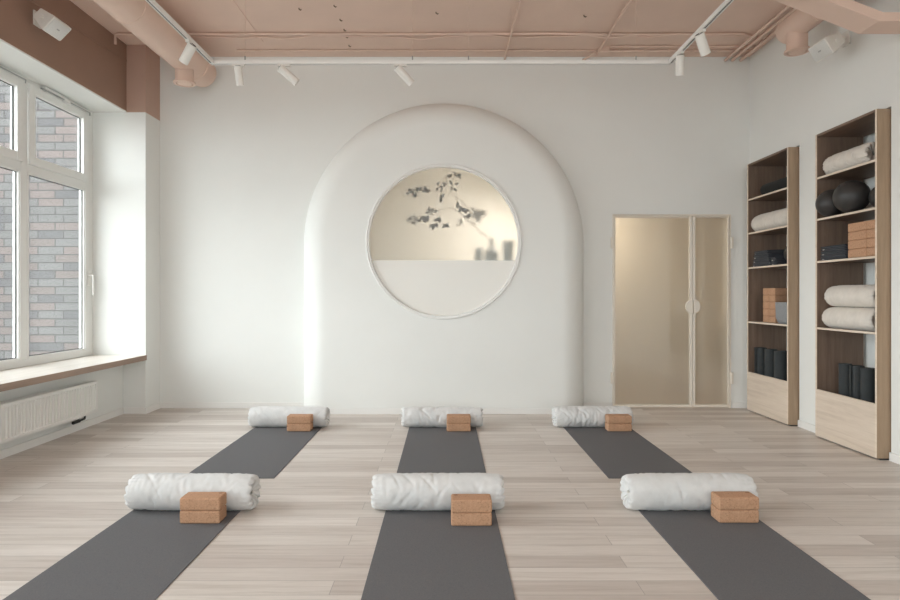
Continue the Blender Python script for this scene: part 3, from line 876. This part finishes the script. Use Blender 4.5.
for i, w in enumerate(('bottom', 'second from bottom', 'third from bottom', 'topmost')):
    folded((3.470, 6.425, S2 + i * 0.0425), 0.20, 0.36 - 0.02 * i, 0.040, -0.015 * i, 'dark folded blanket on the unit by the door, %s of its tall stack' % w, GF, 10 + i)
for i, w in enumerate(('lower', 'upper')):
    folded((3.462 - 0.004 * i, 6.192 - 0.0 * i, S2 + i * 0.0425), 0.17, 0.09, 0.040, 0.0, '%s of two small black folded cloths before the ball by the door' % w, GF, 20 + i)

words4 = ('bottom', 'second from bottom', 'third from bottom', 'topmost')
for i, w in enumerate(words4):
    block((3.372 + BD / 2, 4.928, S2 + i * BHt), RZ + 0.006 * (i % 2), 'cork block on the nearer unit, %s of the column of broad faces' % w, 'cork blocks on the shelves')
for i, w in enumerate(words4):
    block((3.372 + BW / 2, 4.757, S2 + i * BHt), 0.006 * ((i + 1) % 2), 'cork block on the nearer unit, %s of the column against the side panel' % w, 'cork blocks on the shelves')
words5 = ('bottom', 'second from bottom', 'middle', 'second from top', 'topmost')
for i, w in enumerate(words5):
    block((3.385 + BW / 2, 6.352, S1 + i * BHt), 0.006 * (i % 2), 'cork block on the unit by the door, %s of the left column' % w, 'cork blocks on the shelves')
for i, w in enumerate(words5):
    block((3.385 + BW / 2, 6.232, S1 + i * BHt), -0.006 * (i % 2), 'cork block by the door, %s of the column beside the felt bin' % w, 'cork blocks on the shelves')

# grey felt bin
t = thing('felt_bin', 'grey felt bin beside cork blocks on the unit by the door', 'bin', (3.478, 6.042, S1))
def rrect(hx, hy, r, z, n=8):
    pts = []
    for cx_, cy_, a0 in ((hx - r, hy - r, 0), (-hx + r, hy - r, PI / 2), (-hx + r, -hy + r, PI), (hx - r, -hy + r, 3 * PI / 2)):
        for i in range(n + 1):
            a = a0 + PI / 2 * i / n
            pts.append(Vector((cx_ + r * math.cos(a), cy_ + r * math.sin(a), z)))
    return pts
rows = [rrect(0.08, 0.09, 0.03, 0.0), rrect(0.092, 0.102, 0.035, 0.012), rrect(0.105, 0.115, 0.03, 0.06), rrect(0.107, 0.117, 0.025, 0.215),
        rrect(0.101, 0.111, 0.022, 0.217), rrect(0.100, 0.110, 0.022, 0.06), rrect(0.085, 0.095, 0.03, 0.012)]
mb = MB().grid(rows, wrap=True); nn = len(rows[0])
mb.f.append(tuple(reversed(range(nn)))); mb.f.append(tuple(6 * nn + k for k in range(nn)))
mb.build('body', M['felt'], t, smooth=0.8)

# rolled mats standing behind the front panels, a dark roll lying on the top shelf
def roll_mesh(mb, r, L, turns=3.2, th=0.006, mtx=None, n=120):
    outer = []; innr = []
    for i in range(n + 1):
        a = 2 * PI * turns * i / n
        rr = r * (0.30 + 0.70 * i / n)
        outer.append((rr * math.cos(a), rr * math.sin(a))); innr.append(((rr - th) * math.cos(a), (rr - th) * math.sin(a)))
    rows = []
    for prof_, z in ((innr, 0), (outer, 0), (outer, L), (innr, L), (innr, 0)):
        rows.append([(mtx @ Vector((x, y, z))) if mtx is not None else Vector((x, y, z)) for x, y in prof_])
    mb.grid(rows)
    return mb
def rolled(loc, r, L, rz, label, group):
    t = thing('rolled_mat', label, 'rolled mat', loc, (0, 0, rz), group)
    roll_mesh(MB(), r, L).build('roll', M['darkroll'], t, smooth=0.8)
    MB().lathe([(0.0, 0.0), (r * 0.34, 0.0), (r * 0.34, L - 0.006), (0.0, L - 0.006)], 20).build('core', M['darkroll'], t)
    return t
zb = 0.0805
GR = 'rolled mats standing in the shelf units'
for y, w, r in ((5.255, 'leftmost', 0.056), (5.105, 'middle', 0.058), (4.945, 'rightmost', 0.062)):
    rolled((3.500 if w != 'rightmost' else 3.475, y, zb), r, 0.600, y * 9, 'charcoal rolled mat standing in the nearer unit, %s of three' % w, GR)
for y, w, r in ((6.575, 'leftmost', 0.066), (6.385, 'middle', 0.070), (6.190, 'rightmost', 0.074)):
    rolled((3.455, y, zb), r, 0.625, y * 7, 'charcoal rolled mat standing in the unit by the door, %s of three' % w, GR)
t = thing('rolled_blanket', 'black rolled blanket lying on the top shelf of the unit by the door', 'blanket', (3.455, 6.48, S4 + 0.068))
roll_mesh(MB(), 0.068, 0.54, mtx=Matrix.Rotation(PI / 2, 4, 'X')).build('roll', M['blackroll'], t, smooth=0.8)
MB().lathe([(0.0, 0.004), (0.062, 0.004), (0.064, 0.02), (0.064, 0.53), (0.0, 0.535)], 24, Matrix.Rotation(PI / 2, 4, 'X')).build('core', M['blackroll'], t)

for o in list(COL.objects):
    if o.parent is None and 'category' in o and 3.3 < o.location.x < 3.7 and 4.6 < o.location.y < 6.7 and 0.07 < o.location.z < 2.5 and o.name.split('.')[0] != 'shelf_unit':
        o.location += Vector((-0.014, -0.022, 0))

# ------------------------------------------------------------------ radiator below the sill
t = thing('radiator', 'white ribbed panel radiator mounted below the wooden window sill', 'radiator', (-3.37, 5.18, 0.148))
hl, hz, dp = 0.63, 0.302, 0.085
prof = []
nrib = 31
pitch = (2 * hl - 0.05) / nrib
rows = []
ys = [-hl]
def front(z0, z1):
    a = []; y = -hl
    a.append((y, 0.0)); y += 0.025; a.append((y, 0.0))
    for i in range(nrib):
        a += [(y + pitch * .12, 0.0), (y + pitch * .30, -0.016), (y + pitch * .66, -0.016), (y + pitch * .84, 0.0)]
        y += pitch
    a.append((hl, 0.0))
    return a
pr = front(0, 1)
rows = [[Vector((-0.012, y, 0.0)) for y, x in pr], [Vector((0, y, 0.002)) for y, x in pr], [Vector((0, y, 0.030)) for y, x in pr], [Vector((x, y, 0.040)) for y, x in pr],
        [Vector((x, y, hz - 0.036)) for y, x in pr], [Vector((0, y, hz - 0.026)) for y, x in pr], [Vector((0, y, hz - 0.003)) for y, x in pr], [Vector((-0.012, y, hz)) for y, x in pr]]
MB().grid(rows).build('ribbed_panel', M['white'], t, smooth=0.5)
bk = MB(); bk.box(-dp, -0.062, -hl + 0.01, hl - 0.01, 0.0, hz - 0.004)
bk.box(-0.062, -0.012, -hl + 0.03, hl - 0.03, 0.02, hz - 0.03)
bk.build('rear_panel', M['white'], t, smooth=0)
gr = MB()
for y in [(-hl + 0.02 + i * 0.03) for i in range(int((2 * hl - 0.04) / 0.03) + 1)]:
    gr.box(-dp + 0.002, -0.004, y, y + 0.008, hz - 0.008, hz - 0.001)
gr.box(-0.016, -0.004, -hl, hl, hz - 0.006, hz); gr.box(-dp, -dp + 0.012, -hl, hl, hz - 0.006, hz)
gr.build('top_grille', M['white'], t, smooth=0)
for s in (-1, 1):
    a, b = sorted((s * hl, s * (hl - 0.004)))
    MB().box(-dp, -0.003, a, b, 0.0, hz).build('end_cap', M['white'], t, bevel=0.001, smooth=0)
vv = MB(); vv.tube([(-0.05, hl - 0.13, 0.02), (-0.05, hl - 0.13, -0.03), (-0.046, hl - 0.14, -0.036), (-0.03, hl - 0.26, -0.036)], 0.010, 10)
vv.tube([(-0.034, hl - 0.24, -0.036), (-0.030, hl - 0.34, -0.036)], 0.015, 12)
vv.build('valve', M['black'], t)
pp = MB(); pp.tube([(-0.05, hl - 0.16, 0.02), (-0.05, hl - 0.16, -0.05), (-0.112, hl - 0.16, -0.05)], 0.008, 8)
pp.build('feed_pipe', M['white'], t)
for y in (-0.4, 0.4): MB().box(-0.114, -dp, y - 0.02, y + 0.02, 0.04, hz - 0.05).build('wall_bracket', M['white'], t)

# ------------------------------------------------------------------ air ducts
def ring_joint(mb, p0, p1, r): mb.tube([p0, p1], r, 40)
def duct(name, label, x, z, r, y0, y1, joints, spig_y, spig_z, sr):
    t = thing(name, label, 'duct', (x, y1, z))
    mb = MB(); m = Matrix.Translation((0, 0, 0)) @ Matrix.Rotation(PI / 2, 4, 'X')   # local z -> -y
    L = y1 - y0
    mb.lathe([(0.0, 0.0), (r * 0.90, 0.0), (r * 0.97, 0.012), (r, 0.035), (r, L), (0.0, L)], 48, m)
    mb.build('pipe', M['pink'], t, smooth=0.6)
    for j in joints:
        MB().lathe([(r - .004, y1 - j - 0.016), (r + 0.006, y1 - j - 0.014), (r + 0.006, y1 - j + 0.014), (r - .004, y1 - j + 0.016)], 48, m).build('joint_band', M['pink'], t)
    sp = MB(); yy = spig_y - y1; dz = spig_z - z
    sp.lathe([(sr, -0.02), (sr, dz + 0.02), (sr + 0.016, dz + 0.016), (sr + 0.018, dz), (sr - 0.004, dz - 0.004), (sr - 0.010, dz + 0.012), (0.0, dz + 0.012)], 40, Matrix.Translation((0, yy, 0)))
    so = sp.build('outlet', M['pink'], t, smooth=0.6)
    MB().lathe([(0.0, dz - 0.002), (sr - 0.022, dz - 0.002), (sr - 0.018, dz + 0.006), (0.0, dz + 0.008)], 36, Matrix.Translation((0, yy, 0))).build('valve_disc', M['pink'], so)
    return t
d1 = duct('air_duct', 'long round pink ventilation duct below the ceiling on the left', -2.68, 3.72, 0.157, YF + 0.01, 6.62, (5.05, 6.36), 6.15, 3.445, 0.090)
d2 = duct('air_duct', 'short round pink ventilation duct in the right corner by the speaker', 3.13, 3.69, 0.110, YF + 0.01, 5.52, (5.02,), 5.35, 3.447, 0.086)
for dct, ys_, zt in ((d1, (5.6, 2.2, -1.2), 0.26), (d2, (4.9, 1.5, -1.5), 0.29)):
    hb = MB()
    for y in ys_:
        hb.box(-0.004, 0.004, y - dct.location.y - 0.012, y - dct.location.y + 0.012, 0.10, zt)
    hb.build('hanger', M['pink'], dct)

# pink steel beam, level by the right wall and rising to the ceiling
t = thing('steel_beam', 'pink bent steel beam near the right wall, rising towards the ceiling', 'beam', (2.95, 4.2, 3.2))
yb0, yb1 = 4.20, 4.41
A = P(879, 21, yb0); B = P(826, 0, yb0)
dirv = (B - A); k_ = (ZC - A.z) / dirv.z
Ctop = A + dirv * k_
nrm = Vector((dirv.z, 0, -dirv.x)).normalized()      # perpendicular in the xz plane, away from the room
if nrm.x < 0: nrm = -nrm
thk = 0.062
A2 = Vector((A.x + 0.03, 0, A.z + thk)); Ct2 = Vector((Ctop.x + thk / abs(dirv.normalized().z), 0, Ctop.z))
poly = [(XR, A.z), (A.x, A.z), (Ctop.x, Ctop.z), (Ct2.x, ZC), (A2.x, A2.z), (XR, A2.z)]
vs = [Vector((x, y, z)) - t.location for y in (yb0, yb1) for x, z in poly]
MB().add(vs, [(0, 1, 4, 5), (1, 2, 3, 4), (6, 11, 10, 7), (7, 10, 9, 8)] + [(i, (i + 1) % 6, 6 + (i + 1) % 6, 6 + i) for i in range(6)]).build('web', M['pink'], t, smooth=0, bevel=0.002)

# ------------------------------------------------------------------ lighting track and spots
YT = 5.35
ZT = CAMH + (VPY - 64.5) * YT / FPX
XTL, XTR = (212.5 - VPX) * YT / FPX, (669.5 - VPX) * YT / FPX
t = thing('lighting_track', 'white track lighting rail hung below ceiling in a wide U', 'track', (0, YT, ZT))
def rail(parent, x0, x1, y0, y1, along):
    mb = MB(); w, h = 0.017, 0.034
    if along == 'x':
        mb.box(x0, x1, -w, -w + 0.006, 0, h); mb.box(x0, x1, w - 0.006, w, 0, h); mb.box(x0, x1, -w + .006, w - .006, h - 0.008, h)
        mb.box(x0, x1, -0.002, 0.002, 0.006, h - 0.008)
    else:
        mb.box(x0 - w, x0 - w + 0.007, y0, y1, 0, h); mb.box(x0 + w - 0.007, x0 + w, y0, y1, 0, h); mb.box(x0 - w + .007, x0 + w - .007, y0, y1, h - 0.008, h)
        mb.box(x0 - 0.002, x0 + 0.002, y0, y1, 0.006, h - 0.008)
    ro = mb.build('rail', M['white'], parent, smooth=0)
    ins = MB()
    for sg in (-1, 1):
        a, b = sorted((sg * 0.0025, sg * (w - 0.0068)))
        if along == 'x': ins.box(x0, x1, a, b, 0.007, h - 0.009)
        else: ins.box(x0 + a, x0 + b, y0, y1, 0.007, h - 0.009)
    ins.build('conductor_strip', M['black'], ro, smooth=0)
    return ro
rail(t, XTL - 0.017, XTR + 0.017, 0, 0, 'x')
rail(t, XTL, XTL, YF + 0.5 - YT, -0.018, 'y')
rail(t, XTR, XTR, YF + 0.5 - YT, -0.018, 'y')
for x, y in ((XTL + 0.29, 0), ((412.5 - VPX) * YT / FPX, 0), ((468.5 - VPX) * YT / FPX, 0), ((636 - VPX) * YT / FPX, 0), (XTL, -1.9), (XTR, -1.9), (XTL, -4.0), (XTR, -4.0)):
    w = MB(); w.tube([(x, y, 0.03), (x, y, ZC - ZT)], 0.0016, 6)
    wo = w.build('hanging_wire', M['pink'], t)
    MB().tube([(x, y, 0.034), (x, y, 0.075)], 0.006, 8).build('wire_clip', M['steel'], wo)

def spot(axis, at, aim, label, L=0.165, r=0.033):
    # at: point on the rail underside; aim: direction of the lamp body
    t = thing('track_spotlight', label, 'spotlight', at, group='white spotlights on the track')
    mb = MB()
    if axis == 'x': mb.box(-0.055, 0.055, -0.015, 0.015, -0.018, 0.006)
    else: mb.box(-0.015, 0.015, -0.055, 0.055, -0.018, 0.006)
    mb.build('adapter', M['plastic'], t, bevel=0.002, smooth=0)
    aim = Vector(aim).normalized()
    piv = Vector((0, 0, -0.060)); st = MB()
    st.tube([(0, 0, -0.016), (0, 0, -0.05), piv], 0.006, 10)
    side = aim.cross(Vector((0, 0, 1)))
    side = side.normalized() if side.length > 0.05 else Vector((1, 0, 0))
    st.tube([piv - side * 0.022, piv + side * 0.022], 0.008, 10)
    st.build('stem', M['plastic'], t)
    m = Matrix.Translation(piv - aim * 0.045) @ aim.to_track_quat('Z', 'Y').to_matrix().to_4x4()
    bo = MB().lathe([(0.0, 0.0), (r - 0.004, 0.0), (r, 0.004), (r, L), (r - 0.004, L), (r - 0.006, L - 0.02), (0.0, L - 0.02)], 32, m).build('lamp_body', M['plastic'], t, smooth=0.6)
    MB().lathe([(0.0, L - 0.0195), (r - 0.007, L - 0.0195), (r - 0.007, L - 0.016), (0.0, L - 0.012)], 24, m).build('lens', M['steel'], bo)
    MB().lathe([(r * 0.5, -0.003), (r * 0.72, -0.003), (r * 0.72, 0.001), (r * 0.5, 0.001)], 24, m, closed=True).build('heat_vent', M['black'], bo)
    return t
spot('x', P(238.5, 64.5, YT), (0.02, 0.35, -1), 'white cylinder spotlight on back rail, first from its left corner')
spot('x', P(284, 64.5, YT), (0.75, 0.25, -0.62), 'white cylinder spotlight on back rail, second from left, tilted right', 0.19, 0.036)
spot('x', P(400.5, 64.5, YT), (0.68, 0.25, -0.68), 'white cylinder spotlight on back rail above the arch, tilted right', 0.19, 0.036)
yl = XTL * FPX / (190 - VPX)
spot('y', (XTL, yl, ZT), (-0.55, 0.25, -0.72), 'white cylinder spotlight on the left rail in front of the duct', 0.165, 0.038)
yr = XTR * FPX / (701 - VPX)
spot('y', (XTR, yr, ZT), (0.42, 0.3, -0.75), 'white cylinder spotlight on the right rail, nearer to the camera', 0.165, 0.038)
yr = XTR * FPX / (680 - VPX)
spot('y', (XTR, yr, ZT), (0.10, 0.3, -0.9), 'white cylinder spotlight on the right rail beside its corner', 0.165, 0.036)

# ------------------------------------------------------------------ wall speakers
def speaker(at, front, tilt, dy, label):
    # at: wall plate; front: centre of the grille; the long side runs along the wall (y)
    t = thing('wall_speaker', label, 'speaker', at, group='white speakers high on the side walls')
    wn = 1 if at[0] < 0 else -1
    c = Vector(front) - Vector(at)
    n = Vector((wn * math.cos(tilt), 0, -math.sin(tilt))); s = Vector((0, 1, 0)); u = n.cross(s)
    rot = Matrix((s, u, n)).transposed().to_4x4(); rot.translation = c
    def rr(hx, hy, z, r=0.012): return [rot @ Vector((p.x, p.y, z)) for p in rrect(hx, hy, r, 0, 4)]
    def body(rows, name, mat_, par):
        mb = MB().grid(rows, wrap=True); k = len(rows[0])
        mb.f.append(tuple(reversed(range(k)))); mb.f.append(tuple((len(rows) - 1) * k + i for i in range(k)))
        return mb.build(name, mat_, par, smooth=0.5)
    body([rr(0.098, 0.040, -0.150), rr(0.104, 0.046, -0.145), rr(0.114, 0.070, -0.045), rr(0.116, 0.074, -0.035), rr(0.116, 0.074, -0.006), rr(0.112, 0.070, -0.002)], 'cabinet', M['plastic'], t)
    gl = body([rr(0.106, 0.064, -0.004), rr(0.106, 0.064, 0.001), rr(0.102, 0.060, 0.004)], 'grille', M['grille'], t)
    body([rr(0.016, 0.006, 0.003, 0.003), rr(0.016, 0.006, 0.006, 0.003)], 'badge', M['steel'], gl)
    k = c - n * 0.085
    br_ = MB()
    for sg in (-1, 1):
        e = k + s * (sg * 0.116)
        MB().tube([e - s * (sg * 0.02), e + s * (sg * 0.012)], 0.020, 16).build('pivot_knob', M['plastic'], t)
    yw = c.y + dy
    br_.tube([Vector((0.006 * wn, yw, 0.0)), Vector((0.05 * wn, yw, 0.0)), c - n * 0.14], 0.014, 12)
    br_.box(min(0, 0.012 * wn), max(0, 0.012 * wn), yw - 0.045, yw + 0.045, -0.06, 0.06)
    br_.build('bracket', M['plastic'], t, smooth=0.6)
    return t
speaker((-3.446, 5.02, 3.600), (-3.248, 5.02, 3.500), math.radians(44), 0.03, 'white box speaker on a bracket on the pink bulkhead above the window')
speaker((3.438, 5.03, 3.480), (3.135, 5.03, 3.325), math.radians(32), 0.115, 'white box speaker on a bracket on the right wall beside the duct')

# ------------------------------------------------------------------ cables and conduits painted like the ceiling
ZQ = ZC - 0.001
def cable(name, pts, r, label, cat='cable', clips=None, wav=0.0, seed=0, group=None, m_='pink'):
    t = thing(name, label, cat, pts[0], group=group)
    o = Vector(pts[0]); full = []
    for a, b in zip(pts, pts[1:]):
        a, b = Vector(a), Vector(b); n = max(1, int((b - a).length / 0.08))
        for i in range(n): full.append(a.lerp(b, i / n))
    full.append(Vector(pts[-1]))
    if wav:
        full = [p + Vector((0, wav * noise.noise(Vector((p.x * 1.3 + seed, seed * 3.1, 0))), -abs(wav) * 0.4 * abs(noise.noise(Vector((p.x * 2.1, seed, 0)))))) for p in full]
    MB().tube([p - o for p in full], r, 10).build('sheath', M[m_], t, smooth=1.0)
    if clips:
        a, b = Vector(pts[0]), Vector(pts[-1])
        for k in range(clips):
            p = a.lerp(b, (k + 0.5) / clips) - o
            mb = MB()
            if abs(b.x - a.x) > abs(b.y - a.y): mb.box(p.x - 0.010, p.x + 0.010, p.y - r - 0.008, p.y + r + 0.008, p.z - r - 0.003, p.z + r)
            else: mb.box(p.x - r - 0.008, p.x + r + 0.008, p.y - 0.010, p.y + 0.010, p.z - r - 0.003, p.z + r)
            mb.build('clip', M['pink'], t, bevel=0.002, smooth=0)
    return t
GCB = 'painted cables along the ceiling'
cable('ceiling_cable', [(-3.40, 6.17, 3.86), (-3.40, 6.17, 3.955), (-3.36, 6.17, ZQ - 0.014), (3.05, 6.17, ZQ - 0.014), (3.30, 6.30, ZQ - 0.014)], 0.013, 'straight pink cable across the ceiling, in front of the conduits', wav=0.02, seed=3, group=GCB)
cable('ceiling_cable', [(-3.2, 6.215, ZQ - 0.012), (3.05, 6.215, ZQ - 0.012)], 0.010, 'looser pink cable twisting along the straight ceiling cable', wav=0.09, seed=8, group=GCB)
cable('conduit', [(-2.3, 6.60, ZQ - 0.012), (1.66, 6.60, ZQ - 0.012)], 0.010, 'clipped pink conduit running left from the junction box', 'conduit', clips=24)
cable('conduit', [(1.78, 6.60, ZQ - 0.014), (3.40, 6.60, ZQ - 0.014)], 0.014, 'clipped pink conduit right of the junction box, closest to back wall', 'conduit', clips=6)
cable('conduit', [(1.78, 6.49, ZQ - 0.010), (3.40, 6.49, ZQ - 0.010)], 0.009, 'thin pink conduit right of the junction box, further from back wall', 'conduit', clips=5)
cable('conduit', [(0.665, YF, ZQ - 0.036), (0.665, 6.79, ZQ - 0.036)], 0.011, 'pink conduit running to the back wall above the arch', 'conduit')
cable('conduit', [(1.668, YF, ZQ - 0.036), (1.668, 6.53, ZQ - 0.036)], 0.013, 'pink conduit running towards camera from the junction box', 'conduit')
cable('conduit', [(-1.945, YF, ZQ - 0.006), (-1.945, 6.38, ZQ - 0.006)], 0.004, 'hair thin cable on the ceiling near the long duct', 'conduit')
for i, (x, r, w) in enumerate(((3.155, 0.016, 'furthest from'), (3.235, 0.016, 'between two others near'), (3.33, 0.018, 'tight against'))):
    cable('conduit', [(x, YF, ZQ - 0.046), (x, 6.78, ZQ - 0.046)], r, 'pink conduit along the right ceiling edge, %s the wall' % w, 'conduit')
jb = thing('junction_box', 'square pink junction box on the ceiling near the back wall', 'junction box', (1.72, 6.57, ZC - 0.055))
MB().box(-0.055, 0.055, -0.055, 0.055, 0.0, 0.054).build('box_body', M['pink'], jb, bevel=0.004, smooth=0)
MB().box(-0.05, 0.05, -0.05, 0.05, -0.006, 0.0).build('box_lid', M['pink'], jb, bevel=0.002, smooth=0)
cable('conduit', [(1.64, 6.60, ZQ - 0.04), (1.55, 6.79, ZQ - 0.04)], 0.012, 'short slanted pink conduit from junction box to back wall', 'conduit')
bc = cable('bulkhead_cable', [(-3.440, 2.0, 3.62), (-3.440, 5.0, 3.72), (-3.440, 6.46, 3.80)], 0.006, 'thin pink cable along the bulkhead passing the speaker', 'cable', m_='pinkshade')
for i, (px, py) in enumerate(((436, 12), (334, 5), (340, 19), (344, 29), (346, 36), (349, 45), (299, 8), (584, 15))):
    Y = (ZC - CAMH) * FPX / (VPY - py)
    p = P(px, py, Y)
    o = MB().tube([(0, 0, 0), (0, 0, -0.012), (0.014, 0, -0.020), (0.022, 0, -0.014)], 0.005, 8).build('ceiling_hook', M['bark'])
    o.location = (p.x, p.y, ZC)
    tag(o, 'tiny dark hook in the ceiling, ' + ('above the arch, near the middle', 'nearest camera of a row of five', 'second nearest camera of a row of five', 'middle one of a row of five', 'fourth of a row of five, counted from camera', 'farthest from camera of a row of five', 'left of the row of five hooks', 'right of the conduit over the arch')[i], 'hook', 'small hooks in the ceiling')
